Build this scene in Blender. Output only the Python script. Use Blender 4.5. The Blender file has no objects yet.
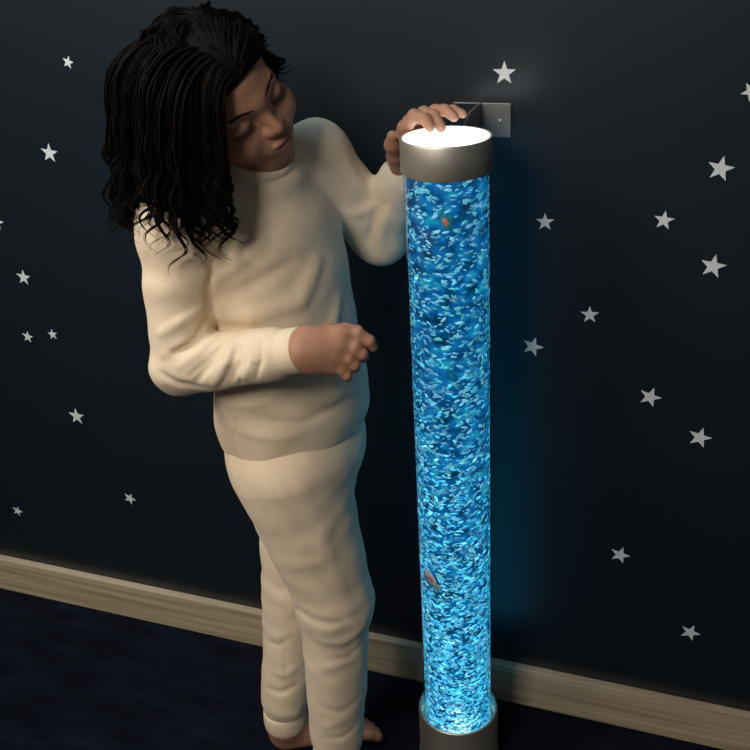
import bpy, bmesh, math, random
import numpy as np
from mathutils import Vector, Matrix
random.seed(7); rng = np.random.default_rng(7)
SC = bpy.context.scene; COL = SC.collection
A = lambda *v: np.array(v, float)

# ---------------------------------------------------------------- camera model (fitted to the photograph)
F_PX = 1009.695; PITCH = 0.4652; ROLL = -0.0590; HEAD = 0.3803
CAM = A(0.3761, -1.2325, 1.3862)
_h = A(-math.sin(HEAD), math.cos(HEAD), 0); _r = A(math.cos(HEAD), math.sin(HEAD), 0); _u = A(0, 0, 1)
FW = _h*math.cos(PITCH) - _u*math.sin(PITCH); _uu = _h*math.sin(PITCH) + _u*math.cos(PITCH)
CR = math.cos(ROLL)*_r + math.sin(ROLL)*_uu
CU = -math.sin(ROLL)*_r + math.cos(ROLL)*_uu
def ray(px, py): return FW + CR*(px-375)/F_PX + CU*(375-py)/F_PX
def PY(px, py, Y):
    d = ray(px, py); return CAM + d*(Y-CAM[1])/d[1]
def PZ(px, py, Z):
    d = ray(px, py); return CAM + d*(Z-CAM[2])/d[2]
def PD(px, py, D): return CAM + ray(px, py)*D
def depth(p): return float((np.asarray(p)-CAM) @ FW)

# ---------------------------------------------------------------- materials
def mat(name, color, rough=.6, metal=0., spec=.5, **kw):
    m = bpy.data.materials.new(name); m.use_nodes = True
    b = m.node_tree.nodes['Principled BSDF']
    b.inputs['Base Color'].default_value = (*color, 1); b.inputs['Roughness'].default_value = rough
    b.inputs['Metallic'].default_value = metal; b.inputs['Specular IOR Level'].default_value = spec
    for k, v in kw.items(): b.inputs[k.replace('_', ' ')].default_value = v
    return m
def nodes(m): return m.node_tree.nodes, m.node_tree.links, m.node_tree.nodes['Principled BSDF']
def tex_coord(m, scale=(1, 1, 1), rot=(0, 0, 0)):
    n, l, b = nodes(m)
    t = n.new('ShaderNodeTexCoord'); mp = n.new('ShaderNodeMapping')
    mp.inputs['Scale'].default_value = scale; mp.inputs['Rotation'].default_value = rot
    l.new(t.outputs['Object'], mp.inputs['Vector']); return mp.outputs['Vector']
def noise(m, vec, scale, detail=4, rough=.55):
    n, l, b = nodes(m); t = n.new('ShaderNodeTexNoise')
    t.inputs['Scale'].default_value = scale; t.inputs['Detail'].default_value = detail; t.inputs['Roughness'].default_value = rough
    l.new(vec, t.inputs['Vector']); return t.outputs['Fac']
def ramp(m, fac, stops):
    n, l, b = nodes(m); r = n.new('ShaderNodeValToRGB'); e = r.color_ramp.elements
    while len(e) < len(stops): e.new(.5)
    for q, (p, c) in zip(e, stops): q.position = p; q.color = (*c, 1)
    l.new(fac, r.inputs['Fac']); return r.outputs['Color']
def bump(m, fac, strength=.3, dist=.002):
    n, l, b = nodes(m); x = n.new('ShaderNodeBump')
    x.inputs['Strength'].default_value = strength; x.inputs['Distance'].default_value = dist
    l.new(fac, x.inputs['Height']); l.new(x.outputs['Normal'], b.inputs['Normal'])
def colour_noise(m, vec, scale, stops, detail=4):
    f = noise(m, vec, scale, detail); n, l, b = nodes(m)
    l.new(ramp(m, f, stops), b.inputs['Base Color']); return f

M = {}
m = M['wall'] = mat('midnight_paint', (.010, .015, .019), .34, spec=.65)
v = tex_coord(m); colour_noise(m, v, 3, [(.3, (.0070, .0130, .0200)), (.7, (.0088, .0155, .0232))]); bump(m, noise(m, v, 140, 3), .12, .001)
m = M['carpet'] = mat('navy_carpet', (.004, .006, .016), .95, spec=.1)
v = tex_coord(m, (1, 3.5, 1), (0, 0, .25)); f = colour_noise(m, v, 7, [(.3, (.0030, .0046, .0110)), (.5, (.0058, .0086, .0195)), (.72, (.0115, .0155, .0340))], 6)
bump(m, noise(m, tex_coord(m), 420, 3), .9, .006)
m = M['pine'] = mat('pine_board', (.45, .36, .24), .55, spec=.3)
v = tex_coord(m, (1.2, 1, 52)); f = colour_noise(m, v, 2.2, [(.30, (.30, .225, .14)), (.48, (.46, .37, .25)), (.66, (.56, .46, .32))], 5); bump(m, f, .25, .0008)
M['star'] = mat('silver_vinyl', (.68, .73, .76), .5)
m = M['steel'] = mat('brushed_steel', (.62, .58, .51), .48, metal=.85)
v = tex_coord(m, (1, 1, 260)); bump(m, noise(m, v, 6, 3), .12, .0004)
M['steel_dark'] = mat('grey_plastic', (.035, .036, .038), .45)
M['bracket'] = mat('galvanised_bracket', (.26, .27, .265), .45, metal=.8)
m = M['cotton'] = mat('cream_cotton', (.80, .66, .49), .9, spec=.15, Sheen_Weight=.15)
v = tex_coord(m); f = colour_noise(m, v, 40, [(.3, (.765, .625, .460)), (.7, (.82, .680, .505))], 5)
bump(m, noise(m, v, 900, 2), .25, .0006)
m = M['rib'] = mat('ribbed_cotton', (.80, .66, .49), .9, spec=.15)
m = M['skin'] = mat('skin', (.44, .232, .152), .55, spec=.25, Subsurface_Weight=.12, Subsurface_Scale=.006)
m.node_tree.nodes['Principled BSDF'].inputs['Subsurface Radius'].default_value = (1, .35, .2)
v = tex_coord(m); f = colour_noise(m, v, 60, [(.3, (.41, .212, .136)), (.7, (.475, .250, .165))], 4)
M['lip'] = mat('lip_skin', (.37, .165, .125), .5, spec=.3)
M['hair'] = mat('dark_brown_hair', (.0036, .0025, .0017), .6, spec=.06)
M['nail'] = mat('nail', (.55, .33, .26), .3)
M['eyeball'] = mat('eye_white', (.55, .52, .48), .2)
M['brow'] = mat('brow_hair', (.030, .017, .011), .7, spec=.1)
M['iris'] = mat('iris', (.03, .018, .01), .2)
M['orange'] = mat('fish_coral', (.85, .22, .16), .4); M['fish_white'] = mat('fish_white', (.88, .82, .80), .4)
M['fish_yellow'] = mat('fish_yellow', (.55, .50, .20), .4)
M['fish_teal'] = mat('fish_turquoise', (.06, .70, .72), .35); M['fish_dark'] = mat('fish_dark', (.02, .03, .04), .35)
M['fish_blue'] = mat('fish_blue', (.02, .62, .90), .35)
for k_, w_ in (('fish_blue', .75), ('fish_teal', .65), ('fish_white', .10)):     # thin translucent plastic
    n, l, b = nodes(M[k_]); t_ = n.new('ShaderNodeBsdfTranslucent'); t_.inputs['Color'].default_value = b.inputs['Base Color'].default_value
    mx = n.new('ShaderNodeMixShader'); mx.inputs[0].default_value = w_; l.new(b.outputs[0], mx.inputs[1]); l.new(t_.outputs[0], mx.inputs[2]); l.new(mx.outputs[0], n['Material Output'].inputs['Surface'])
# rib: fine vertical ribs are handled by bump
n, l, b = nodes(M['rib']); w = n.new('ShaderNodeTexWave'); w.inputs['Scale'].default_value = 120
tc = n.new('ShaderNodeTexCoord'); l.new(tc.outputs['Object'], w.inputs['Vector']); bump(M['rib'], w.outputs['Fac'], .12, .0006)

def emission(name, col, strength):
    m = bpy.data.materials.new(name); m.use_nodes = True; n, l = m.node_tree.nodes, m.node_tree.links
    n.remove(n['Principled BSDF']); e = n.new('ShaderNodeEmission'); e.inputs['Color'].default_value = (*col, 1)
    e.inputs['Strength'].default_value = strength; l.new(e.outputs[0], n['Material Output'].inputs['Surface']); return m, e
M['lid_glow'], _ = emission('lit_lid', (.93, 1., 1.), 2.3)
M['led'], _ = emission('led_ring', (.35, .95, 1.), 3.)
# lit water: emits, slightly mottled where the stream of bubbles is thicker
m, e = emission('lit_water', (.005, .12, .36), 1.0); M['water'] = m
n, l = m.node_tree.nodes, m.node_tree.links
tc = n.new('ShaderNodeTexCoord'); mp = n.new('ShaderNodeMapping'); mp.inputs['Scale'].default_value = (1, 1, 1.4)
l.new(tc.outputs['Object'], mp.inputs['Vector'])
t1 = n.new('ShaderNodeTexNoise'); t1.inputs['Scale'].default_value = 42; t1.inputs['Detail'].default_value = 4; l.new(mp.outputs[0], t1.inputs['Vector'])
r = n.new('ShaderNodeValToRGB'); el = r.color_ramp.elements; el.new(.5); el.new(.6)
for q, (p, c) in zip(el, [(.33, (.001, .036, .075)), (.46, (.003, .085, .24)), (.56, (.004, .15, .42)), (.70, (.012, .36, .50))]): q.position = p; q.color = (*c, 1)
l.new(t1.outputs['Fac'], r.inputs['Fac']); l.new(r.outputs['Color'], e.inputs['Color']); e.inputs['Strength'].default_value = .92
# bubbles: each one emits its own tone, scattered lamp light put into emission
m = M['bubble'] = mat('lit_bubble', (.55, .85, .9), .25)
n, l, b = nodes(m); g = n.new('ShaderNodeNewGeometry'); r = n.new('ShaderNodeValToRGB'); el = r.color_ramp.elements
for _ in range(4): el.new(.5)
for q, (p, c) in zip(el, [(0., (.002, .06, .11)), (.25, (.004, .14, .33)), (.45, (.010, .30, .42)), (.65, (.03, .45, .50)), (.85, (.13, .36, .66)), (1., (.22, .70, .72))]): q.position = p; q.color = (*c, 1)
l.new(g.outputs['Random Per Island'], r.inputs['Fac']); l.new(r.outputs['Color'], b.inputs['Emission Color']); b.inputs['Emission Strength'].default_value = .82
b.inputs['Base Color'].default_value = (.25, .5, .55, 1)
def lit(name, stops, strength):
    m = M[name] = mat(name, (.25, .5, .55), .25); n, l, b = nodes(m); g = n.new('ShaderNodeNewGeometry'); r = n.new('ShaderNodeValToRGB'); el = r.color_ramp.elements
    while len(el) < len(stops): el.new(.5)
    for q, (p, c) in zip(el, stops): q.position = p; q.color = (*c, 1)
    l.new(g.outputs['Random Per Island'], r.inputs['Fac']); l.new(r.outputs['Color'], b.inputs['Emission Color']); b.inputs['Emission Strength'].default_value = strength
lit('led_glow', [(0., (.002, .10, .30)), (.3, (.007, .27, .58)), (.6, (.02, .50, .76)), (.85, (.07, .58, .90)), (1., (.26, .84, .90))], 1.38)  # LED brightening towards the base, put into bubble emission
lit('led_hotspot', [(0., (.25, .75, .80)), (1., (.9, 1., .95))], 1.4)  # white LED hot spot at the base, imitated by glowing bubbles
# thin clear acrylic
m = M['acrylic'] = bpy.data.materials.new('clear_acrylic'); m.use_nodes = True; n, l = m.node_tree.nodes, m.node_tree.links
n.remove(n['Principled BSDF']); tr = n.new('ShaderNodeBsdfTransparent'); gl = n.new('ShaderNodeBsdfGlossy'); gl.inputs['Roughness'].default_value = .06
fr = n.new('ShaderNodeFresnel'); fr.inputs['IOR'].default_value = 1.45; mx = n.new('ShaderNodeMixShader')
tr.inputs['Color'].default_value = (.97, .985, 1, 1)
ge = n.new('ShaderNodeNewGeometry'); io = n.new('ShaderNodeMapRange'); io.inputs['To Min'].default_value = 1.45; io.inputs['To Max'].default_value = 1/1.45
l.new(ge.outputs['Backfacing'], io.inputs['Value']); l.new(io.outputs['Result'], fr.inputs['IOR'])
l.new(fr.outputs[0], mx.inputs[0]); l.new(tr.outputs[0], mx.inputs[1]); l.new(gl.outputs[0], mx.inputs[2]); l.new(mx.outputs[0], n['Material Output'].inputs['Surface'])

# ---------------------------------------------------------------- object helpers
def tag(o, label=None, cat=None, group=None, kind=None):
    if label: o['label'] = label
    if cat: o['category'] = cat
    if group: o['group'] = group
    if kind: o['kind'] = kind
    return o
def mesh_obj(name, verts, faces, material, parent=None, smooth=True, loc=None):
    me = bpy.data.meshes.new(name); verts = np.asarray(verts, float)
    if loc is not None: verts = verts - np.asarray(loc)
    if isinstance(faces, np.ndarray) and faces.ndim == 2:
        nf, k = faces.shape; me.vertices.add(len(verts)); me.vertices.foreach_set('co', verts.astype(np.float32).ravel())
        me.loops.add(nf*k); me.loops.foreach_set('vertex_index', faces.astype(np.int32).ravel())
        me.polygons.add(nf); me.polygons.foreach_set('loop_start', np.arange(0, nf*k, k, dtype=np.int32))
        me.update(calc_edges=True); me.validate()
    else: me.from_pydata([tuple(map(float, p)) for p in verts], [], faces)
    me.polygons.foreach_set('use_smooth', [smooth]*len(me.polygons))
    ms = material if isinstance(material, (list, tuple)) else [material]
    for q in ms: me.materials.append(q)
    o = bpy.data.objects.new(name, me); COL.objects.link(o)
    if loc is not None: o.location = tuple(loc)
    if parent: o.parent = parent
    return o
def bm_obj(name, bm, material, parent=None, smooth=False):
    me = bpy.data.meshes.new(name); bm.normal_update(); bm.to_mesh(me); bm.free(); me.materials.append(material)
    me.polygons.foreach_set('use_smooth', [smooth]*len(me.polygons))
    o = bpy.data.objects.new(name, me); COL.objects.link(o)
    if parent: o.parent = parent
    return o
def empty(name, loc): 
    o = bpy.data.objects.new(name, None); COL.objects.link(o); o.location = tuple(loc); return o
def add_box(bm, lo, hi, bev=0., rotz=0., about=None):
    g = bmesh.ops.create_cube(bm, size=1)['verts']; lo, hi = Vector(lo), Vector(hi)
    for q in g: q.co = Vector(((q.co[i]+.5)*(hi[i]-lo[i])+lo[i]) for i in range(3))
    if bev:
        es = list({e for q in g for e in q.link_edges}); bmesh.ops.bevel(bm, geom=es, offset=bev, segments=2, affect='EDGES', profile=.6)
def lathe(name, prof, material, parent=None, seg=96, loc=(0, 0, 0), smooth_ang=True):
    vs, fs = [], []; n = len(prof)
    for i in range(seg):
        a = 2*math.pi*i/seg
        for r, z in prof: vs.append((r*math.cos(a)+loc[0], r*math.sin(a)+loc[1], z+loc[2]))
    for i in range(seg):
        j = (i+1) % seg
        for k in range(n-1): fs.append((i*n+k, j*n+k, j*n+k+1, i*n+k+1))
    bm = bmesh.new(); vv = [bm.verts.new(p) for p in vs]
    for f in fs:
        q = list(dict.fromkeys(f)); bm.faces.new([vv[i] for i in q])
    bmesh.ops.remove_doubles(bm, verts=bm.verts, dist=1e-6)
    o = bm_obj(name, bm, material, parent, True)
    try: o.data.set_sharp_from_angle(angle=math.radians(35))
    except Exception: pass
    return o

# ---------------------------------------------------------------- implicit modelling: smooth unions meshed by sparse surface nets
class Prim:
    def __init__(s, fn, c, r, k=.01, op='u'): s.fn, s.c, s.r, s.k, s.op = fn, np.asarray(c, float), r, k, op
def cone(a, b, r1, r2, k=.01, op='u'):
    a, b = np.asarray(a, float), np.asarray(b, float); ab = b-a; L = max(ab@ab, 1e-12)
    def fn(P):
        t = np.clip((P-a)@ab/L, 0, 1); return np.linalg.norm(P-a-t[:, None]*ab, axis=1)-(r1+(r2-r1)*t)
    return Prim(fn, (a+b)/2, math.sqrt(L)/2+max(r1, r2), k, op)
def ball(c, r, k=.01, op='u'): return cone(c, c, r, r, k, op)
def ell(c, rad, R=None, k=.01, op='u'):      # R rows: local axes
    c = np.asarray(c, float); rad = np.asarray(rad, float); R = np.eye(3) if R is None else np.asarray(R)
    def fn(P):
        q = (P-c)@R.T; k0 = np.linalg.norm(q/rad, axis=1); k1 = np.linalg.norm(q/rad**2, axis=1)
        return k0*(k0-1)/np.maximum(k1, 1e-9)
    return Prim(fn, c, rad.max(), k, op)
def chain(pts, rs, k=.01): return [cone(pts[i], pts[i+1], rs[i], rs[i+1], k) for i in range(len(pts)-1)]
def plane_cut(p, nrm, c, r, k=.004):           # removes the side nrm points to, within a ball
    p = np.asarray(p, float); nrm = np.asarray(nrm, float)/np.linalg.norm(nrm)
    return Prim(lambda P: -((P-p)@nrm), c, r, k, 's')
def fold(pts, amp, w):                          # a raised (amp>0) or sunk crease along a polyline
    pts = np.asarray(pts, float)
    def fn(P):
        d = np.full(len(P), 9.)
        taper = np.zeros(len(P)); n = len(pts)-1
        for i in range(n):
            a, ab = pts[i], pts[i+1]-pts[i]; t = np.clip((P-a)@ab/max(ab@ab, 1e-12), 0, 1)
            e = np.linalg.norm(P-a-t[:, None]*ab, axis=1); s = (i+t)/n; better = e < d
            d = np.where(better, e, d); taper = np.where(better, np.sin(np.pi*np.clip(s*.86+.07, 0, 1))**.7, taper)
        return amp*taper*np.exp(-(d/w)**2)
    c = pts.mean(0); return Prim(fn, c, np.linalg.norm(pts-c, axis=1).max()+2.2*w, 0, 'd')
def field(prims, P):
    d = np.full(len(P), 1.)
    for q in prims:
        if q.op == 'd': d = d-q.fn(P); continue
        s = q.fn(P); k = max(q.k, 1e-5)
        if q.op == 'u': h = np.maximum(k-np.abs(d-s), 0)/k; d = np.minimum(d, s)-h*h*k*.25
        else: s = -s; h = np.maximum(k-np.abs(d-s), 0)/k; d = np.maximum(d, s)+h*h*k*.25
    return d
def near(prims, c, rb):
    out = []
    for q in prims:
        lim = rb+q.r+(q.k*1.5+.018 if q.op != 'd' else .012)
        if ((q.c-c)**2).sum() < lim*lim: out.append(q)
    return out
def mesh_field(prims, h, N=16):
    us = [q for q in prims if q.op == 'u']
    lo = np.min([q.c-q.r for q in us], 0)-3*h; hi = np.max([q.c+q.r for q in us], 0)+3*h
    B = N*h; nb = np.ceil((hi-lo)/B).astype(int); G = nb*N+2
    rb = B*.5*math.sqrt(3); ax = np.arange(N+1)
    loc = np.stack(np.meshgrid(ax, ax, ax, indexing='ij'), -1).reshape(-1, 3)
    cid_all, vp_all, quads = [], [], []
    key = lambda I: (I[..., 0].astype(np.int64)*G[1]+I[..., 1])*G[2]+I[..., 2]
    cand = {}
    for q in us:
        a = np.floor((q.c-q.r-q.k-lo)/B).astype(int); b = np.floor((q.c+q.r+q.k-lo)/B).astype(int)
        for i in range(max(a[0], 0), min(b[0], nb[0]-1)+1):
            for j in range(max(a[1], 0), min(b[1], nb[1]-1)+1):
                for k in range(max(a[2], 0), min(b[2], nb[2]-1)+1): cand[(i, j, k)] = 1
    off = np.array([[x, y, z] for x in (0, 1) for y in (0, 1) for z in (0, 1)])
    E = [(a, b) for a in range(8) for b in range(a+1, 8) if abs(off[a]-off[b]).sum() == 1]
    for ijk in cand:
        base = np.array(ijk)*N; org = lo+base*h; c = org+B/2
        ps = near(prims, c, rb*1.05)
        if not any(q.op == 'u' for q in ps): continue
        d0 = field(ps, c[None])[0]
        if abs(d0) > 3*rb: continue
        D = field(ps, org+loc*h).reshape(N+1, N+1, N+1); S = D < 0
        if S.all() or not S.any(): continue
        cor = np.stack([D[o[0]:o[0]+N, o[1]:o[1]+N, o[2]:o[2]+N] for o in off], -1); sg = cor < 0
        act = np.argwhere(sg.any(-1) & ~sg.all(-1))
        if len(act):
            cv = cor[act[:, 0], act[:, 1], act[:, 2]]; acc = np.zeros((len(act), 3)); cnt = np.zeros(len(act))
            for a, b in E:
                x = (cv[:, a] < 0) != (cv[:, b] < 0); t = np.where(x, cv[:, a]/np.where(x, cv[:, a]-cv[:, b], 1), 0)
                acc += np.where(x[:, None], off[a]+t[:, None]*(off[b]-off[a]), 0); cnt += x
            vp_all.append(org+(act+acc/cnt[:, None])*h); cid_all.append(key(act+base))
        for d in range(3):
            sl0 = [slice(0, N)]*3; sl1 = [slice(0, N)]*3; sl1[d] = slice(1, N+1)
            s0, s1 = S[tuple(sl0)], S[tuple(sl1)]; ed = np.argwhere(s0 != s1)
            if not len(ed): continue
            u, w = (d+1) % 3, (d+2) % 3; I = ed+base; eu = np.eye(3, dtype=int)
            q = np.stack([key(I), key(I-eu[u]), key(I-eu[u]-eu[w]), key(I-eu[w])], 1)
            fl = s0[ed[:, 0], ed[:, 1], ed[:, 2]]; q[~fl] = q[~fl][:, ::-1]; quads.append(q)
    cid = np.concatenate(cid_all); vp = np.concatenate(vp_all); Q = np.concatenate(quads)
    o = np.argsort(cid); cid, vp = cid[o], vp[o]; ix = np.searchsorted(cid, Q); ix = np.clip(ix, 0, len(cid)-1)
    ok = (cid[ix] == Q).all(1); return vp, ix[ok]
def relax(v, f, it=1, lam=.5):
    for _ in range(it):
        s = np.zeros_like(v); c = np.zeros(len(v))
        for a in range(4):
            for b in ((a+1) % 4, (a-1) % 4):
                np.add.at(s, f[:, a], v[f[:, b]]); np.add.at(c, f[:, a], 1)
        v = v+lam*(s/np.maximum(c, 1)[:, None]-v)
    return v
def trace(prims, px, py, d0=.9, d1=2.2):
    r = ray(px, py); L = np.linalg.norm(r); t = d0
    for _ in range(160):
        d = field(prims, (CAM+r*t)[None])[0]
        if d < 2e-4 or t > d1: break
        t += max(d*.6, 2e-4)/L
    return CAM+r*min(t, d1)
def foldpx(prims, pts, amp, w): return fold([trace(prims, *p) for p in pts], amp, w)

# ================================================================ the room
bm = bmesh.new(); add_box(bm, (-1.12, .15, 0), (2.6, .27, 2.5)); wall = tag(bm_obj('wall_back', bm, M['wall']), 'dark midnight blue wall dotted with silver stars', kind='structure')
bm = bmesh.new(); add_box(bm, (-1.24, -2.9, 0), (-1.12, .27, 2.5)); tag(bm_obj('wall_left', bm, M['wall']), kind='structure')
bm = bmesh.new(); add_box(bm, (-1.24, -2.9, -.06), (2.6, .27, 0)); tag(bm_obj('floor', bm, M['carpet']), 'dark navy carpet', kind='structure')
bm = bmesh.new(); add_box(bm, (-1.12, .134, .0), (2.6, .15, .085), .0025); tag(bm_obj('baseboard_back', bm, M['pine']), 'pale pine skirting board', kind='structure')
bm = bmesh.new(); add_box(bm, (-1.12, -2.9, 0), (-1.105, .134, .085), .0025); tag(bm_obj('baseboard_left', bm, M['steel_dark']), kind='structure')

# ---------------------------------------------------------------- stars: px centre, radius, tip angle (clockwise from up), label
STARS = [
 (68.2, 62.2, 6.4, 5, 'small silver star high on the wall left of the hair, topmost on that side'),
 (49.5, 153, 9.6, -6, 'largest silver star left of the person, level with the hair ends'),
 (-3.2, 222, 8.0, 0, 'silver star cut off by the left edge of the photo'),
 (23.6, 277.4, 8.0, -7, 'silver star above the close pair of tiny stars on the left'),
 (27.8, 336.8, 6.2, -3, 'tiny silver star, left one of the close pair level with the bent elbow'),
 (52.7, 334.4, 5.6, -15, 'tiny silver star, right one of the close pair level with the bent elbow'),
 (76.6, 416.2, 8.8, -10, 'silver star below the close pair, just lower than the bent elbow'),
 (129.9, 498.4, 6.6, 18, 'small tilted silver star low down, nearest to the left of the trousers'),
 (17.6, 511, 5.8, 5, 'faint tiny star just above the skirting at far left'),
 (504.4, 73.2, 11.6, 0, 'upright silver star directly above the wall bracket'),
 (751, 91.5, 9.5, -29, 'silver star cut off by the right edge of the photo'),
 (720.6, 168.7, 12.8, 16, 'largest silver star, upper right, slightly tilted'),
 (545.1, 222, 9.0, 0, 'bluish upright star right of the tube, below the bracket'),
 (664, 220.3, 9.9, 10.5, 'small silver star left of and below the largest star'),
 (713, 266.3, 12.3, 15, 'large silver star directly below the largest star on the right'),
 (589.8, 314.8, 9.0, 0, 'upright star above and right of the blue-lit tilted star'),
 (532.8, 346.5, 10.6, 20, 'tilted blue-lit star closest to the glowing tube'),
 (650.2, 397, 10.8, 24, 'tilted silver star at mid height, upper left of two neighbours'),
 (699.8, 437.5, 11.2, 21.5, 'tilted silver star at mid height, lower right of two neighbours'),
 (620.1, 554.9, 9.8, 23.5, 'lone tilted star low on the wall right of the tube'),
 (690.2, 632.4, 9.6, 32, 'lowest silver star, close above the skirting at right'),
]
for cx, cy, R, ang, lab in STARS:
    c = PY(cx, cy, .15); a = math.radians(ang); t = PY(cx+R*math.sin(a), cy-R*math.cos(a), .15)-c
    th = math.atan2(t[0], t[2]); rad = R*depth(c)/F_PX*1.06
    bm = bmesh.new(); ring = []
    for k in range(10):
        q = th+k*math.pi/5; rr = rad if k % 2 == 0 else rad*.40; ring.append((rr*math.sin(q), rr*math.cos(q)))
    f0 = [bm.verts.new((x, -.0008, z)) for x, z in ring]; f1 = [bm.verts.new((x, .0, z)) for x, z in ring]
    bm.faces.new(f0); bm.faces.new(f1[::-1])
    for k in range(10): bm.faces.new((f0[k], f1[k], f1[(k+1) % 10], f0[(k+1) % 10]))
    bmesh.ops.recalc_face_normals(bm, faces=bm.faces)
    o = bm_obj('star_sticker', bm, M['star']); o.location = (c[0], .1502, c[2]); tag(o, lab, 'star', 'silver star stickers on the wall')

# ---------------------------------------------------------------- bubble tube lamp
ZT, ZCB, ZR = 1.0761, 1.0321, .1039
lamp = tag(empty('bubble_lamp', (0, 0, 0)), 'tall clear bubble tube lamp glowing blue with brushed steel cap and base', 'lamp')
lathe('base', [(0, .0), (.0685, 0), (.0690, .003), (.0672, .008), (.0672, ZR-.004), (.0668, ZR-.001), (.0655, ZR), (.0636, ZR), (.0628, ZR-.002), (.0628, ZR-.030), (.0590, ZR-.032), (0, ZR-.032)], M['steel'], lamp)
lathe('led_plate', [(0, ZR-.0315), (.050, ZR-.0315), (.050, ZR-.027), (0, ZR-.027)], M['led'], lamp)
lathe('tube', [(.0570, ZR-.030), (.0570, ZCB+.004), (  .0560, ZCB+.004), (  .0560, ZR-.030), (.0570, ZR-.030)], M['acrylic'], lamp)
RW = .0540
lathe('water', [(0, ZR-.026), (RW, ZR-.026), (RW, ZCB+.002), (0, ZCB+.002)], M['water'], lamp)
lathe('cap', [(.0545, ZCB), (.0592, ZCB), (.0600, ZCB+.0015), (.0600, ZT-.0025), (.0590, ZT-.0003), (.0575, ZT), (.0562, ZT-.0004), (.0562, ZT-.006), (.0545, ZT-.006), (.0545, ZCB)], M['steel'], lamp)
lathe('lid', [(0, ZT-.0008), (.0560, ZT-.0012), (.0560, ZT-.006), (0, ZT-.006)], M['lid_glow'], lamp)
# toy fish inside (positions first, so that bubbles keep clear of them)
def onR(px, py, R):
    d = ray(px, py); a = d[0]**2+d[1]**2; b = 2*(CAM[0]*d[0]+CAM[1]*d[1]); c = CAM[0]**2+CAM[1]**2-R*R
    t = (-b-math.sqrt(max(b*b-4*a*c, 0)))/(2*a); return CAM+d*t
fish_at = [onR(431, 578, .0537), onR(452, 376, .0537), onR(446, 222, .0537)]
fish_r = [.0165, .0120, .0150]
# bubbles
uv, uf = [], []
bmq = bmesh.new(); bmesh.ops.create_icosphere(bmq, subdivisions=1, radius=1); uv = np.array([q.co[:] for q in bmq.verts]); uf = np.array([[q.index for q in f.verts] for f in bmq.faces]); bmq.free()
def bubbles(name, label, count, zf, mname, size, af=None):
    V, Fc = [], []
    for i in range(count):
        a = af() if af else rng.uniform(0, 2*math.pi); z = zf(); rr = rng.uniform(.0537, .0546)
        p = A(rr*math.cos(a), rr*math.sin(a), z)
        if not ZR-.022 < z < ZCB-.001 or any(np.linalg.norm(p-q) < s*.9 for q, s in zip(fish_at, fish_r)): continue
        L = rng.uniform(*size); T = L*rng.uniform(.28, .46)
        e1 = A(-math.sin(a), math.cos(a), 0); er = A(math.cos(a), math.sin(a), 0); e2 = A(0, 0, 1); ph = rng.normal(0, .45)
        d1 = e1*math.cos(ph)+e2*math.sin(ph); d2 = -e1*math.sin(ph)+e2*math.cos(ph)
        q = uv.copy(); q[:, 1] += rng.normal(0, .5)*(q[:, 0]**2)
        V.append(p+q[:, :1]*L*d1+q[:, 1:2]*T*d2+q[:, 2:]*T*.5*er); Fc.append(uf+len(uv)*(len(V)-1))
    return tag(mesh_obj(name, np.concatenate(V), np.concatenate(Fc), M[mname], lamp), label, kind='stuff')
bubbles('bubbles', 'dense swirl of blue and lavender lit bubbles', 6000, lambda: rng.uniform(ZR-.022, ZCB), 'bubble', (.0022, .0066))
bubbles('led_glow_bubbles', 'bright cyan bubbles imitating LED glow, thickest towards the bottom', 6000, lambda: ZR-.022+abs(rng.normal(0, .31)), 'led_glow', (.0020, .0056))
fa = math.atan2(fish_at[1][1], fish_at[1][0])
bubbles('led_hotspot_bubbles', 'white bubbles imitating the LED hot spot at the base', 260, lambda: ZR-.020+abs(rng.normal(0, .030)), 'led_hotspot', (.0016, .0042), lambda: fa+rng.normal(0, .24))

def fish(i, label, body_m, belly_m, fin_m, s, tilt):
    c = fish_at[i]; er = A(c[0], c[1], 0)/math.hypot(c[0], c[1]); et = A(-er[1], er[0], 0); ez = A(0, 0, 1)
    fd = et*math.cos(tilt)+ez*math.sin(tilt); fu = -et*math.sin(tilt)+ez*math.cos(tilt)
    root = tag(empty('toy_fish', c), label, 'toy fish', 'toy fish inside the bubble tube')
    R3 = np.stack([fd, fu, er])
    def part(nm, prims, m_): 
        vv, ff = mesh_field(prims, .0006, 12); return mesh_obj(nm, vv-c, ff, m_, root)
    part('body', [ell(c, (s, s*.62, .0022), R3), ell(c+fd*s*.5, (s*.5, s*.42, .0021), R3, .004)], body_m)
    part('stripe', [ell(c+er*.0010-fd*s*-.08, (s*.70, s*.36, .0023), R3)], belly_m)
    t = c-fd*s*1.15
    part('tail_fin', [ell(t+fu*s*.22, (s*.42, s*.22, .0012), R3), ell(t-fu*s*.22, (s*.42, s*.22, .0012), R3, .002)], fin_m)
    part('dorsal_fin', [ell(c+fu*s*.62-fd*s*.1, (s*.5, s*.25, .0012), R3)], fin_m)
    part('eye', [ball(c+fd*s*.70+fu*s*.14+er*.0013, s*.11)], M['fish_dark'])
fish(0, 'white toy fish with a coral stripe near the left side low in the tube', M['fish_white'], M['orange'], M['fish_yellow'], .0140, 2.4)
fish(1, 'round blue toy fish at mid height of the tube', M['fish_blue'], M['fish_teal'], M['fish_teal'], .0095, -1.0)
fish(2, 'turquoise toy fish near the top of the tube', M['fish_teal'], M['orange'], M['fish_teal'], .0115, -1.1)

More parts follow.
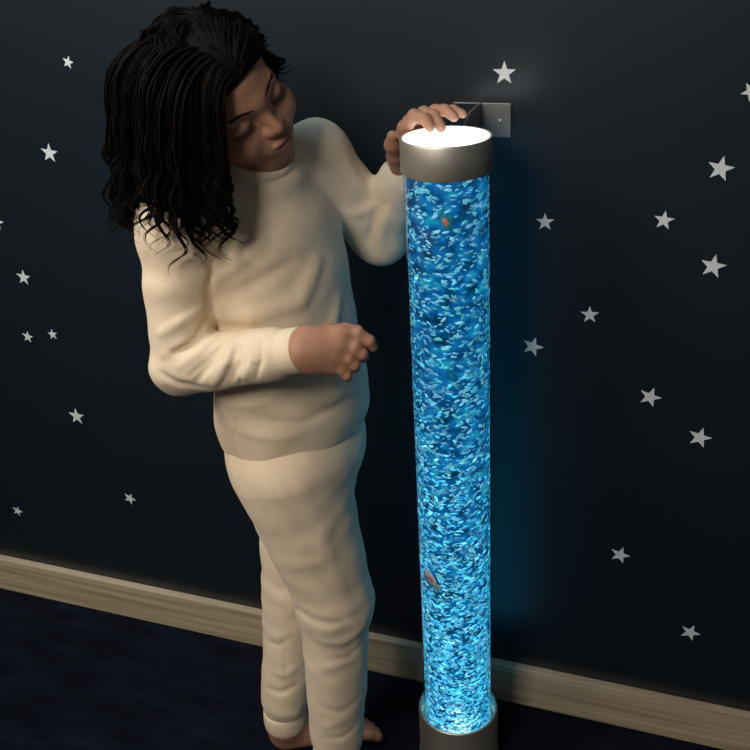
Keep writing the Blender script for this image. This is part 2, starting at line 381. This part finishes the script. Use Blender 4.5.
# ---------------------------------------------------------------- bracket
br = tag(empty('wall_bracket', (0, .15, 1.062)), 'small grey metal bracket fixing the tube cap to the wall', 'bracket')
bm = bmesh.new(); add_box(bm, (.003, .1475, 1.0395), (.049, .15, 1.0865), .0006); add_box(bm, (-.034, .1475, 1.0845), (.004, .15, 1.0865), .0004); o = bm_obj('wall_plate', bm, M['bracket'], br); o.data.transform(Matrix.Translation((0, -.15, -1.062)))
bm = bmesh.new(); g_ = [bm.verts.new((x, y, z)) for x in (.0045, .0070) for y, z in ((.0585, 1.0395), (.1476, 1.0395), (.1476, 1.0865), (.092, 1.0865), (.066, 1.0755), (.0585, 1.0755))]
bm.faces.new(g_[:6]); bm.faces.new(g_[6:][::-1])
for k in range(6): bm.faces.new((g_[k], g_[(k+1) % 6], g_[6+(k+1) % 6], g_[6+k]))
bmesh.ops.recalc_face_normals(bm, faces=bm.faces); o = bm_obj('arm', bm, M['bracket'], br); o.data.transform(Matrix.Translation((0, -.15, -1.062)))
for x in (.034,):
    o = lathe('screw', [(0, .0018), (.0022, .0014), (.0032, .0), (0, 0)], M['steel'], br, 20); o.data.transform(Matrix.Translation((x, -.0024, .0005)) @ Matrix.Rotation(math.pi/2, 4, 'X'))

# ================================================================ the person
def unit(v): v = np.asarray(v, float); return v/np.linalg.norm(v)
VIEW = -FW
# head frame: right-of-picture, up-of-picture and towards-viewer components
hF = unit(.68*CR-.39*CU+.56*VIEW); hU = -.37*CR+.49*CU+.78*VIEW; hU = unit(hU-hF*(hU@hF)); hL = np.cross(hF, -hU)*-1
hL = np.cross(hF, hU); hL = -hL if hL@CU < 0 else hL
HC = PY(218, 92, -.115); HR = np.stack([hL, hF, hU]); HS = .94
def H(x, y, z): return HC+HS*(hL*x+hF*y+hU*z)
def toH(P): return (P-HC)@HR.T/HS
def hell(x, y, z, rx, ry, rz, k=.01, op='u'): return ell(H(x, y, z), A(rx, ry, rz)*HS, HR, k, op)

def hball(c, r, *a): return ball(c, r*HS, *a)
def hcone(a, b, r1, r2, *k): return cone(a, b, r1*HS, r2*HS, *k)
# joints
NRING = PY(255, 150, -.085); NECK = None
RSH, LSH = PY(176, 226, -.185), PY(316, 156, .020)
REL, RWR = PY(183, 364, -.205), PY(303, 350, -.235)
LEL, LWR = PY(379, 236, .075), PY(399, 180, .045)
CHEST, BELLY, HIPS = PY(266, 240, -.080), PY(291, 350, -.085), PY(293, 430, -.078)
RHIP, LHIP = PY(284, 478, -.128), PY(304, 468, -.015)
RKN, RAN = PY(335, 600, -.125), PY(337, 758, -.140)
LAN = PY(286, 722, -.080); LKN = A(-.262, -.045, .335)
sx = unit(LSH-RSH); up = A(0, 0, 1); fx = unit(np.cross(sx, up)*-1); fx = fx if fx[0] > 0 else -fx
sx = unit(A(sx[0], sx[1], 0)); fx = unit(A(fx[0], fx[1], 0))
TR = np.stack([sx, fx, up])
NN = unit(up+.55*fx); NX = sx; NY = np.cross(NN, NX); NECK = NRING-NN*.022
px_ = unit(A(.25, .97, 0)); pf_ = A(px_[1], -px_[0], 0); PR = np.stack([px_, pf_, up])

# ---- body (one continuous surface)
body = []
# head
body += [hell(0, -.010, .022, .068, .086, .074), hell(0, .028, -.032, .055, .056, .062, .02),
         hball(H(0, .040, .030), .052, .02), hball(H(0, .061, -.079), .0165, .02),
         hcone(H(-.044, .005, -.058), H(-.012, .060, -.079), .018, .014, .02), hcone(H(.044, .005, -.058), H(.012, .060, -.079), .018, .014, .02),
         hball(H(-.033, .060, -.036), .026, .02), hball(H(.033, .060, -.036), .026, .02),
         hcone(H(-.036, .074, .012), H(-.006, .083, .010), .008, .008, .016), hcone(H(.036, .074, .012), H(.006, .083, .010), .008, .008, .016)]
for s in (-1, 1): body.append(hball(H(s*.031, .096, -.006), .0145, .014, 's'))
body += [hcone(H(0, .080, .002), H(0, .099, -.030), .0065, .0085, .010), hball(H(-.0095, .092, -.033), .0062, .007), hball(H(.0095, .092, -.033), .0062, .007)]
for s in (-1, 1): body += [hball(H(s*.0062, .0985, -.0415), .0028, .003, 's')]
body += [hell(0, .080, -.058, .026, .013, .018, .012), hell(-.0055, .0915, -.0545, .012, .0065, .0042, .003), hell(.0055, .0915, -.0545, .012, .0065, .0042, .003),
         hell(0, .0900, -.0640, .0145, .0070, .0050, .003)]
for s in (-1, 1):
    body += [hell(s*.031, .0735, -.004, .0150, .0130, .0115, .004)]                               # closed lids
    body.append(Prim((lambda P, s=s: np.abs(np.linalg.norm(P-H(s*.031, .073, -.0065), axis=1)-.0135)), H(s*.031, .073, -.0065), .001, 0, 'u')) if 0 else None
    body += [hell(s*.071, -.012, -.012, .008, .017, .029, .006), hell(s*.078, -.010, -.010, .006, .010, .020, .003, 's')]
body = [q for q in body if q]
for s in (-1, 1):   # lid crease line
    body.append(fold([H(s*.018, .084, -.0085), H(s*.024, .0865, -.0115), H(s*.031, .0875, -.0125), H(s*.039, .0855, -.0115), H(s*.045, .080, -.0080)], -.0022, .0018))
# neck and trunk
body += [cone(H(0, -.030, -.050), NECK, .040, .041, .025), cone(NECK, NECK+A(0, 0, -.04), .041, .043, .03)]
body += [cone(NECK+A(0, 0, -.05), RSH, .036, .036, .03), cone(NECK+A(0, 0, -.05), LSH, .036, .036, .03)]
body += [ell(CHEST+A(0, 0, -.02), (.100, .064, .10), TR, .04), ell(BELLY, (.092, .072, .12), TR, .05), ell(HIPS, (.100, .080, .09), PR, .05)]
body += chain([RSH, REL, RWR], [.038, .031, .0238], .012) + chain([LSH, LEL, LWR], [.038, .031, .0215], .012)
body += chain([RHIP, RKN, RAN], [.068, .046, .030], .02) + chain([LHIP, LKN, LAN], [.068, .046, .030], .02)
# feet
def foot(an, heel, toe, side):
    f = unit(toe-heel); f[2] = 0; f = unit(f); s_ = A(-f[1], f[0], 0)*side; L = np.linalg.norm((toe-heel)[:2]); hz = A(heel[0], heel[1], 0)
    g = lambda a, b, z: hz+f*a*L+s_*b+A(0, 0, z)
    out = [cone(an, g(.17, 0, .035), .028, .026, .02), ball(g(.13, 0, .024), .0235, .015), cone(g(.17, 0, .040), g(.66, .006, .024), .026, .018, .02),
           cone(g(.15, .004, .018), g(.70, .020, .0145), .017, .0145, .02), cone(g(.15, -.006, .018), g(.68, -.014, .016), .017, .016, .02)]
    tl = [(-.018, 1.0, .0105), (-.002, .985, .0082), (.0105, .95, .0075), (.0215, .905, .007), (.031, .85, .0065)]
    for b, a, r in tl: out += [cone(g(.68, b*.75, .016), g(a-.08, b, r+.006), .011, r, .008), cone(g(a-.08, b, r+.006), g(a-.02, b*1.02, r), r, r, .004)]
    return out
LHEEL, LTOE = PZ(271, 742, .0), PZ(379, 733, .0)
body += foot(LAN, LHEEL, LTOE, 1)
RHEEL = A(RAN[0]-.035, RAN[1]+.010, 0); RTOE = RHEEL+A(.165, -.075, 0)
body += foot(RAN, RHEEL, RTOE, -1)
# right hand, back towards the viewer, fingers half curled
d0 = depth(RWR)
hp = lambda x, y, d: PD(x, y, d0+d)
body += [cone(RWR, hp(314, 350, -.001), .0238, .0210, .012), cone(hp(312, 340, .001), hp(340, 335, -.002), .0160, .0120, .014), cone(hp(312, 350, -.001), hp(337, 346, -.004), .0165, .0125, .014),
         cone(hp(312, 357, .001), hp(333, 356, -.002), .0150, .0115, .014), cone(hp(312, 362, .003), hp(328, 364, .001), .0125, .0100, .014)]
for mc, pip, dip, tip, r in [((336, 335, -.001), (358, 333.5, -.003), (369.5, 341, .000), (373, 346.5, .006), .0078),
                             ((334, 346, -.002), (354.5, 347.5, -.005), (362.5, 354, -.001), (363.5, 358, .009), .0078),
                             ((330, 356, -.001), (348, 359, -.004), (354.5, 365, .000), (355, 368, .010), .0074),
                             ((325, 364.5, .002), (341, 370, .000), (347, 375.5, .003), (348, 377.5, .011), .0066)]:
    body += [cone(hp(*mc), hp(*pip), r*1.12, r*1.02, .008), cone(hp(*pip), hp(*dip), r, r*.93, .0025), cone(hp(*dip), hp(*tip), r*.93, r*.82, .0025)]
body += chain([hp(308, 338, .010), hp(328, 332, .022), hp(345, 331, .026), hp(358, 331, .024)], [.0130, .0105, .0090, .0075], .006)
# left hand on the rim of the cap
LPALM = PY(403, 150, .046)
body += [cone(LWR, LPALM, .021, .018, .012)]
MC = [PY(405, 128, .028), PY(410, 122, .045), PY(420, 118, .062), PY(430, 115, .076)]
for q in MC: body.append(cone(LPALM+(q-LPALM)*.05, q, .0155, .0105, .010))
FING = [([PY(414, 115.5, .018), PY(425, 119.0, .008), PY(430, 127, .002)], .0082),
        ([PY(424, 112.5, .032), PY(434, 116.0, .022), PY(441, 127.5, .015)], .0082),
        ([PY(435, 110.5, .048), PY(446, 110.5, .038), PY(454, 117, .030)], .0078),
        ([PY(443, 109.5, .064), PY(454, 110.0, .056), PY(463, 114, .050)], .0068)]
for (p, r), q in zip(FING, MC): body += chain([q]+p, [r*1.15, r, r*.93, r*.82], .0035)
LTH = [PY(400, 168, .030), PY(394.5, 156, .006), PY(391.5, 145, -.012), PY(392.5, 136, -.020)]
body += chain(LTH, [.0125, .0098, .0088, .0072], .006)
bv, bf = mesh_field(body, .0016)
bv = relax(bv, bf, 1, .35)
fc = bv[bf].mean(1); fh = toH(fc)
person = mesh_obj('person', bv, bf, [M['skin'], M['lip']])
lipf = (((np.abs(fh[:, 0])/.0175)**2+((fh[:, 2]+.0590)/.0092)**2) < 1) & (fh[:, 1] > .084)
person.data.polygons.foreach_set('material_index', lipf.astype(np.int32))
tag(person, 'long haired person in cream pyjamas leaning over the lamp with one hand on its cap', 'person')

def cloth_noise(amp, seed):
    g = np.random.default_rng(seed); D = g.normal(0, 1, (14, 3)); D[:, 2] *= 1.5; D /= np.linalg.norm(D, axis=1)[:, None]
    K = D*(2*math.pi/g.uniform(.040, .120, 14))[:, None]; ph = g.uniform(0, 6.28, 14)
    def fn(P):
        w = .012*np.sin(P@(K[:3].T*.6)+ph[:3]); q = P+w
        v = np.sin(q@K.T+ph).sum(1)/3.2; return amp*np.sign(v)*np.abs(v)**.8
    return Prim(fn, A(-.2, -.1, .6), 3., 0, 'd')
# ---- pyjama top
def taper(a, b, t): return a+(b-a)*t
top = [ell(CHEST+A(0, 0, -.022), (.116, .080, .108), TR, .04), ell(BELLY, (.106, .086, .130), TR, .06), ell(PY(292, 412, -.080), (.116, .102, .100), PR, .06),
       cone(NRING-NN*.062, RSH, .050, .048, .03), cone(NRING-NN*.062, LSH, .050, .047, .03), ell(NRING-NN*.020, (.060, .058, .024), np.stack([NX, NY, NN]), .035)]
hp_ = [trace(top, 239, 461), trace(top, 285, 464), trace(top, 355, 434)]
hn = unit(np.cross(hp_[1]-hp_[0], hp_[2]-hp_[0])); hn = hn if hn[2] < 0 else -hn
top += chain([LSH, LEL, LWR], [.047, .040, .030], .016)
top.append(plane_cut(hp_[1], hn, hp_[1]+hn*.10+A(0, .08, 0), .17, .005))
tors = list(top)
RCUFF0, RCUFF1 = PY(274, 355, -.226), PY(303.5, 349.5, -.2345)
RM_ = RSH+(REL-RSH)*.38
top += [cone(RSH, RM_, .047, .0455, .022), cone(RM_, REL, .0455, .042, .004), cone(REL, RCUFF0, .042, .0335, .010), cone(RCUFF0, RCUFF1, .0310, .0262, .006)]
top.append(plane_cut(RCUFF1, RCUFF1-RCUFF0, RCUFF1+unit(RCUFF1-RCUFF0)*.05, .055, .003))
LCUFF = LEL+(LWR-LEL)*.95
# creases, followed on the cloth
b0 = list(top)
for pts, amp, w in [
  # bent elbow
  ([(208, 318), (196, 338), (176, 352)], -.005, .006), ([(214, 338), (200, 352), (180, 366)], .005, .006), ([(222, 345), (212, 362), (196, 382)], -.0045, .006),
  ([(232, 344), (226, 362), (214, 384)], .004, .006), ([(243, 343), (240, 362), (230, 382)], -.0035, .006), ([(254, 342), (252, 360), (244, 378)], .003, .005),
  ([(200, 310), (180, 322), (160, 334)], .004, .007), ([(204, 328), (182, 342), (162, 356)], .003, .006),
  ([(160, 372), (178, 384), (205, 388)], -.003, .007),
  # armpit to chest
  ([(210, 262), (226, 250), (244, 232)], -.005, .008), ([(212, 280), (232, 268), (262, 240)], .0045, .010), ([(214, 300), (244, 290), (290, 262)], -.0035, .012), ([(216, 316), (250, 316), (300, 300), (318, 262)], .005, .013),
  ([(214, 262), (209, 285), (210, 318)], -.006, .006),
  ([(206, 262), (200, 246), (194, 232)], -.004, .006),
  # belly over the trousers
  ([(216, 398), (240, 404), (268, 402)], .0020, .010), ([(250, 418), (300, 424), (345, 400)], -.0016, .010), ([(300, 402), (335, 396), (358, 382)], .0018, .010), ([(228, 425), (262, 436), (300, 436)], .0014, .009),
  ([(250, 344), (249, 362), (240, 384)], -.0022, .0045), ([(262, 342), (262, 360), (256, 378)], -.0022, .004), ([(238, 346), (232, 366), (220, 386)], -.0022, .0045), ([(226, 342), (208, 360), (190, 376)], -.0025, .0045), ([(214, 332), (196, 344), (168, 352)], -.0022, .0045),
  ([(340, 300), (330, 340), (336, 380)], .003, .012), ([(235, 420), (235, 440), (238, 456)], -.003, .004)]:
    top.append(foldpx(b0, pts, amp*1.7, w*.85))
bl = [q for q in tors]
for pts, amp, w in [([(383, 200), (374, 222), (368, 244)], -.005, .006), ([(390, 208), (383, 228), (380, 248)], .003, .007), ([(352, 214), (362, 212), (374, 206)], .004, .007), ([(346, 160), (356, 178), (370, 196)], .003, .008)]:
    top.append(foldpx(bl, pts, amp, w))
top.append(cloth_noise(.0012, 3)); tv, tf = mesh_field(top, .0019); tv = relax(tv, tf, 1, .4)
shirt = mesh_obj('pyjama_top', tv, tf, M['cotton'], person)
# ribbed neckband and cuffs
def band(name, c, nrm, xdir, prof_r, h, th, parent, m_=None, seg=64, slope=0.):
    nrm = unit(nrm); xd = unit(xdir-nrm*(np.asarray(xdir)@nrm)); yd = np.cross(nrm, xd); V, Fq = [], []; prof = []
    for k in range(12):
        a = 2*math.pi*k/12; prof.append((th*math.cos(a), h*math.sin(a)))
    for i in range(seg):
        a = 2*math.pi*i/seg
        for dr, dz in prof: V.append(c+xd*(prof_r[0]+dr+slope*dz)*math.cos(a)+yd*(prof_r[1]+dr+slope*dz)*math.sin(a)+nrm*dz)
    for i in range(seg):
        for k in range(12): Fq.append((i*12+k, ((i+1) % seg)*12+k, ((i+1) % seg)*12+(k+1) % 12, i*12+(k+1) % 12))
    return mesh_obj(name, np.array(V), np.array(Fq), m_ or M['rib'], parent)
band('neckband', NRING-NN*.003, NN, sx, (.0535, .0520), .0085, .0030, shirt, slope=-.25)
cd_ = unit(RCUFF1-RCUFF0); band('cuff', RCUFF1-cd_*.017, cd_, CU, (.0262, .0262), .0185, .0032, shirt)
ld = unit(LWR-LEL); band('cuff', LCUFF-ld*.012, ld, CU, (.0268, .0268), .017, .0032, shirt)

# ---- trousers
tr = [ell(PY(296, 440, -.078), (.106, .104, .085), PR, .05), cone(RHIP+A(.012, 0, .02), RKN, .084, .057, .03), cone(LHIP+A(0, 0, .02), LKN, .076, .054, .03),
      cone(RKN, PY(337, 735, -.138), .056, .043, .02), cone(LKN, PY(285, 697, -.078), .054, .040, .012), ]
RB0, RB1 = PY(337, 738, -.138), PY(337, 765, -.140); LB0, LB1 = PY(285.5, 698, -.078), PY(286, 724, -.080)
tr += [cone(LB0, LB1, .0355, .0340, .006), cone(RB0, RB1, .037, .035, .006)]
tr.append(plane_cut(LB1, A(0, 0, -1), LB1+A(0, 0, -.05), .055, .003)); tr.append(plane_cut(RB1, A(0, 0, -1), RB1+A(0, 0, -.05), .055, .003))
t0 = list(tr)
for pts, amp, w in [
  ([(278, 590), (300, 612), (328, 624), (362, 612)], -.0045, .009), ([(318, 640), (344, 642), (366, 622)], .0045, .009), ([(330, 660), (348, 658), (364, 640)], -.0035, .007),
  ([(310, 672), (330, 668), (346, 678)], .003, .010), ([(318, 704), (340, 712), (360, 696)], -.003, .008), ([(308, 722), (328, 726), (350, 716)], .003, .009), ([(326, 738), (345, 736), (358, 724)], -.003, .006),
  ([(340, 575), (358, 584), (368, 598)], .003, .012), ([(330, 480), (350, 500), (360, 530)], -.0025, .012), 
  ([(300, 480), (318, 530), (340, 575)], .002, .016),
  ([(266, 640), (280, 646), (292, 636)], -.003, .006), ([(268, 688), (282, 693), (298, 684)], -.004, .006), ([(274, 672), (286, 676), (300, 664)], .003, .007), ([(284, 630), (285, 660), (286, 690)], -.002, .003)]:
    tr.append(foldpx(t0, pts, amp*.62, w))
tr.append(cloth_noise(.0010, 5)); rv, rf = mesh_field(tr, .0022); rv = relax(rv, rf, 1, .4)
trs = mesh_obj('pyjama_trousers', rv, rf, M['cotton'], person)
band('ankle_cuff', LB1+A(0, 0, .019), A(0, 0, 1), CR, (.0345, .0345), .0195, .0030, trs); band('ankle_cuff', RB1+A(0, 0, .019), A(0, 0, 1), CR, (.036, .036), .0195, .0030, trs)

# ---- brows and lashes
def tubes(paths, radii, sides=4):
    V, Fq = [], []; n0 = 0
    for P, R in zip(paths, radii):
        n = len(P); T = np.gradient(P, axis=0); T /= np.maximum(np.linalg.norm(T, axis=1), 1e-9)[:, None]
        ref = A(.31, .57, .76); X = np.cross(T, ref); X /= np.maximum(np.linalg.norm(X, axis=1), 1e-9)[:, None]; Y = np.cross(T, X)
        a = np.arange(sides)*2*math.pi/sides
        V.append((P[:, None]+R[:, None, None]*(np.cos(a)[None, :, None]*X[:, None]+np.sin(a)[None, :, None]*Y[:, None])).reshape(-1, 3))
        i = np.arange(n-1)[:, None]*sides; k = np.arange(sides)[None]; k2 = (k+1) % sides
        Fq.append(n0+np.stack([i+k, i+k2, i+sides+k2, i+sides+k], -1).reshape(-1, 4)); n0 += n*sides
    return np.concatenate(V), np.concatenate(Fq)
def onface(x, z):                                   # front surface of the face at head-local x, z
    lo_, hi_ = .03, .14
    for _ in range(26):
        mid = (lo_+hi_)/2
        if field(near(body, H(x, mid, z), .2), H(x, mid, z)[None])[0] < 0: lo_ = mid
        else: hi_ = mid
    return lo_
for s in (-1, 1):
    P_, R_ = [], []
    for i in range(46):
        t = i/45+rng.normal(0, .01); x = s*(.013+.034*t); z = .0125+.0055*math.sin(min(max(t, 0), 1)*2.2)-.002*t+rng.normal(0, .0012)
        y = onface(x, z); p0 = H(x, y+.0002, z); x2 = x+s*.006; z2 = z+.0016; p1 = H(x2, onface(x2, z2)+.0006, z2)
        P_.append(np.stack([p0, (p0+p1)/2+hF*.0004, p1])); R_.append(A(.0004, .0004, .0002))
    md = np.median([toH(p[:1])[0][1] for p in P_]); ok = [k for k, p in enumerate(P_) if np.abs(toH(p)[:, 1]-md).max() < .012 and np.linalg.norm(p[2]-p[0]) < .012]; P_ = [P_[k] for k in ok]; R_ = [R_[k] for k in ok]
    vv, ff = tubes(P_, R_, 3); mesh_obj('eyebrow', vv, ff, M['brow'], person)
    P_, R_ = [], []
    for i in range(22):
        t = i/21; x = s*(.019+.026*t); z = -.0085-.0042*math.sin(math.pi*t); y = onface(x, z); p0 = H(x, y, z)
        p1 = H(x+s*.002*(t-.3)*2, y+.0045, z-.0035); p2 = H(x+s*.003*(t-.3)*2, y+.0075, z-.0048)
        P_.append(np.stack([p0, p1, p2])); R_.append(A(.0003, .0003, .00015))
    vv, ff = tubes(P_, R_, 3); mesh_obj('eyelashes', vv, ff, M['hair'], person)


# ---- hair: a thin under-layer on the scalp and strands that leave the parting, hug the head and fall
def hairline(x, y): return np.where(y > .030, .052+.30*np.maximum(y-.055, -.03), np.where(y > -.02, -.005+1.1*(y+.0), -.070))
cap_p = [hell(0, -.012, .024, .0735, .0925, .0800)]
cap_p += [hball(H(0, .040, .030), .0560, .02)]
cap_p += [hell(0, -.045, -.030, .060, .055, .055, .03)]
cap_p.append(Prim(lambda P: np.maximum(toH(P)[:, 1]-.028, -.05)*.9+np.where(False, 0, 0)-np.maximum((toH(P)[:, 2]-.045)*1.6, 0), HC, .2, .004, 'x'))
def cap_field(P):
    q = toH(P); d = field([c for c in cap_p if c.op != 'x'], P)
    cut = (q[:, 1]-.052)*.8-(np.maximum(q[:, 2]-.026, -.02))*1.15            # keeps behind a slanting hairline
    low = -(q[:, 2]+.075)
    return np.maximum(np.maximum(d, cut), low)
capm = Prim(cap_field, HC, .125, .001, 'u')
cv_, cf_ = mesh_field([capm], .0022)
hair = mesh_obj('hair', cv_, cf_, M['hair'], person)
coll = [q for q in top if q.op == 'u'] ; headc = [hell(0, -.010, .022, .0695, .0875, .0755), hball(H(0, .040, .030), .0530, .02), hell(0, .028, -.035, .056, .062, .073, .02), cone(H(0, -.030, -.050), NECK, .042, .044, .02)]
def fall(root, side, length, layer, wave, ph, curl, fwd, n=72):
    P = np.zeros((n, 3)); p = root.copy(); st = length/(n-1)
    q = toH(p[None])[0]; d = unit(hL*side*1.0+hU*.15+hF*fwd)
    for i in range(n):
        t = i/(n-1); P[i] = p
        g = A(0, 0, -1.)-CR*(4.*layer if side < 0 else 0)
        if side > 0:
            q = toH(p[None])[0]
            if q[1] > .015 and q[2] > -.04: g = g+(hL*.9-hF*1.5)*min((q[1]-.015)/.03, 1)
        d = unit(d*.80+g*(.05+.30*min(t*2.2, 1)))
        p = p+d*st
        e = 2e-3
        for prims, off in ((headc, .004+layer*min(t*3.2, 1)), (coll, .004+.4*layer)):
            dd = field(near(prims, p, .08) or prims[:1], p[None])[0]
            if dd < off:
                gr = A(*[(field(prims, (p+e*np.eye(3)[k])[None])[0]-field(prims, (p-e*np.eye(3)[k])[None])[0]) for k in range(3)])
                gr = unit(gr+1e-9); p = p+gr*(off-dd); d = unit(d-gr*min(d@gr, 0))
    return P
clumps = []
def add_clump(y, side, length, layer, fwd, ns=10, spread=.0042, x0=.012, curl=1.):
    th = math.radians(y); o_ = A(side*.0012, 0, .020); dr = unit(A(side*x0, math.sin(th), math.cos(th)*1.)); lo_, hi_ = .04, .14
    for _ in range(18):
        md = (lo_+hi_)/2; q = o_+dr*md
        if field(headc, H(*q)[None])[0] < .001: lo_ = md
        else: hi_ = md
    root = H(*(o_+dr*lo_))
    wv = rng.uniform(.050, .085); ph = rng.uniform(0, 6.28); g = fall(root, side, length, layer, 0, 0, 0, fwd)
    if side > 0:
        q = toH(g[8:]); 
        bad = np.flatnonzero((q[:, 1] > .040) & (q[:, 2] < .036) & (np.abs(q[:, 0]) < .056))
        if len(bad): 
            if bad[0] < 6: return
            g = g[:8+bad[0]]
    for _ in range(3): g[1:-1] = .25*g[:-2]+.5*g[1:-1]+.25*g[2:]
    clumps.append((g, ns, spread, wv, ph, curl))
for i in range(150):                                   # near side: full, long and wavy
    y = rng.uniform(-88, 48); add_clump(y, -1, rng.uniform(.20, .275), rng.uniform(.001, .040), rng.uniform(-.75, .0)-.1*max(y, 0)/50)
for i in range(55):                                    # locks over the near temple and cheek
    y = rng.uniform(40, 66); add_clump(y, -1, rng.uniform(.17, .235), rng.uniform(.003, .018), rng.uniform(-.35, .15))
for i in range(70):                                    # far side
    y = rng.uniform(-88, 45); add_clump(y, 1, rng.uniform(.13, .18), rng.uniform(.001, .007), rng.uniform(-1.0, -.3))
for i in range(110):
    y = rng.uniform(30, 67); add_clump(y, 1, rng.uniform(.105, .145), rng.uniform(.001, .006), rng.uniform(-1.1, -.45), spread=.0055)
for i in range(60):                                    # crown and back
    a = rng.uniform(-1, 1); y = rng.uniform(-90, -45); add_clump(y, -1 if a < .3 else 1, rng.uniform(.20, .27), rng.uniform(.002, .028), -rng.uniform(.6, 1.3))
for i in range(26):                                    # far side hair framing the cheek
    k = i/25; j = lambda: rng.normal(0, .0025)
    ctl = [A(.003, .078-.030*k, .060+.020*k), A(.030, .074-.034*k, .060+.006*k), A(.054, .056-.034*k, .042), A(.070, .040-.034*k, .012), A(.076+j(), .036-.040*k+j(), -.014+j()), A(.080+.006*k, .038-.040*k+j(), -.034-.010*k+j())]
    ctl = np.array([H(*c) for c in ctl]); u = np.linspace(0, len(ctl)-1, 48); fi = np.clip(u.astype(int), 0, len(ctl)-2); fr_ = (u-fi)[:, None]
    g = ctl[fi]*(1-fr_)+ctl[fi+1]*fr_
    for _ in range(8): g[1:-1] = .25*g[:-2]+.5*g[1:-1]+.25*g[2:]
    for q in range(len(g)):
        for _ in range(3):
            dd = field(headc, g[q][None])[0]
            if dd > .0045: break
            gr = unit(A(*[field(headc, (g[q]+2e-3*np.eye(3)[c])[None])[0]-field(headc, (g[q]-2e-3*np.eye(3)[c])[None])[0] for c in range(3)])); g[q] = g[q]+gr*(.0055-dd)
    for _ in range(3): g[1:-1] = .25*g[:-2]+.5*g[1:-1]+.25*g[2:]
    clumps.append((g, 8, .0035, rng.uniform(.035, .05), rng.uniform(0, 6.28), .75))
paths, rads = [], []
for g, ns, sp, wv, ph, curl in clumps:
    n = len(g); t = np.linspace(0, 1, n); s_ = np.concatenate([[0], np.cumsum(np.linalg.norm(np.diff(g, axis=0), axis=1))])
    T = np.gradient(g, axis=0); T /= np.linalg.norm(T, axis=1)[:, None]
    X = np.cross(T, VIEW); X /= np.maximum(np.linalg.norm(X, axis=1), .05)[:, None]; Y = np.cross(T, X)
    amp = .0070*np.clip((t-.35)/.5, 0, 1)**1.3*curl+.010*np.clip((t-.75)/.25, 0, 1)**2*curl
    om = 2*math.pi*(s_/wv+.35*np.clip((t-.6)/.4, 0, 1)**2)+ph
    g2 = g+X*(amp*np.sin(om))[:, None]+Y*(amp*np.cos(om)*.6)[:, None]
    for j in range(ns):
        a = rng.uniform(0, 6.28); r = sp*math.sqrt(rng.uniform(0, 1)); o1, o2 = r*math.cos(a), r*math.sin(a)
        grow = np.clip(t*4, .25, 1)*(1-.62*np.clip((t-.6)/.4, 0, 1)); jit = .0005*np.sin(om*1.7+a*3)[:, None]*X*np.clip(t*2, 0, 1)[:, None]
        end = int(n*rng.uniform(.93, 1.0))
        P = (g2+X*(o1*grow)[:, None]+Y*(o2*grow)[:, None]+jit)[:end]
        rr = .00105*np.clip((1-np.linspace(0, 1, end))*5, .12, 1)*rng.uniform(.7, 1.2)
        paths.append(P); rads.append(rr)
vv, ff = tubes(paths, rads, 4)
mesh_obj('hair_strands', vv, ff, M['hair'], hair); print('hair verts', len(vv), 'body', len(bv), 'top', len(tv), 'trousers', len(rv))


# ================================================================ light
def area(name, loc, target, size, power, col, sy=None):
    L = bpy.data.lights.new(name, 'AREA'); L.energy = power; L.color = col; L.size = size
    if sy: L.shape = 'RECTANGLE'; L.size_y = sy
    o = bpy.data.objects.new(name, L); COL.objects.link(o); o.location = loc
    o.rotation_euler = (Vector(target)-Vector(loc)).to_track_quat('-Z', 'Y').to_euler(); return o
area('ceiling_light', (-1.0, -.75, 1.85), (-.25, -.1, .75), .6, 15, (1., .88, .73))
area('front_fill', (-.35, -2.25, 2.35), (-.2, 0, .75), .7, 31, (1., .90, .77))  # added fill from behind the camera for the chest and front
area('cool_wall_fill', (-.95, -.40, 2.35), (-.75, .15, 1.25), .7, 9, (.48, .78, 1.))  # added cool lamp tinting the upper left wall
W = bpy.data.worlds.new('world'); SC.world = W; W.use_nodes = True
W.node_tree.nodes['Background'].inputs['Color'].default_value = (.75, .88, 1., 1); W.node_tree.nodes['Background'].inputs['Strength'].default_value = .06

# ================================================================ camera
cd = bpy.data.cameras.new('camera'); cd.sensor_width = 36; cd.lens = F_PX/750*36; cd.clip_start = .05
cam = bpy.data.objects.new('camera', cd); COL.objects.link(cam)
mw = Matrix.Identity(4)
for i in range(3): mw[i][0], mw[i][1], mw[i][2], mw[i][3] = CR[i], CU[i], -FW[i], CAM[i]
cam.matrix_world = mw; SC.camera = cam
vs = SC.view_settings; vs.view_transform = 'Standard'; vs.look = 'None'; vs.exposure = 0; vs.gamma = 1; vs.use_curve_mapping = False
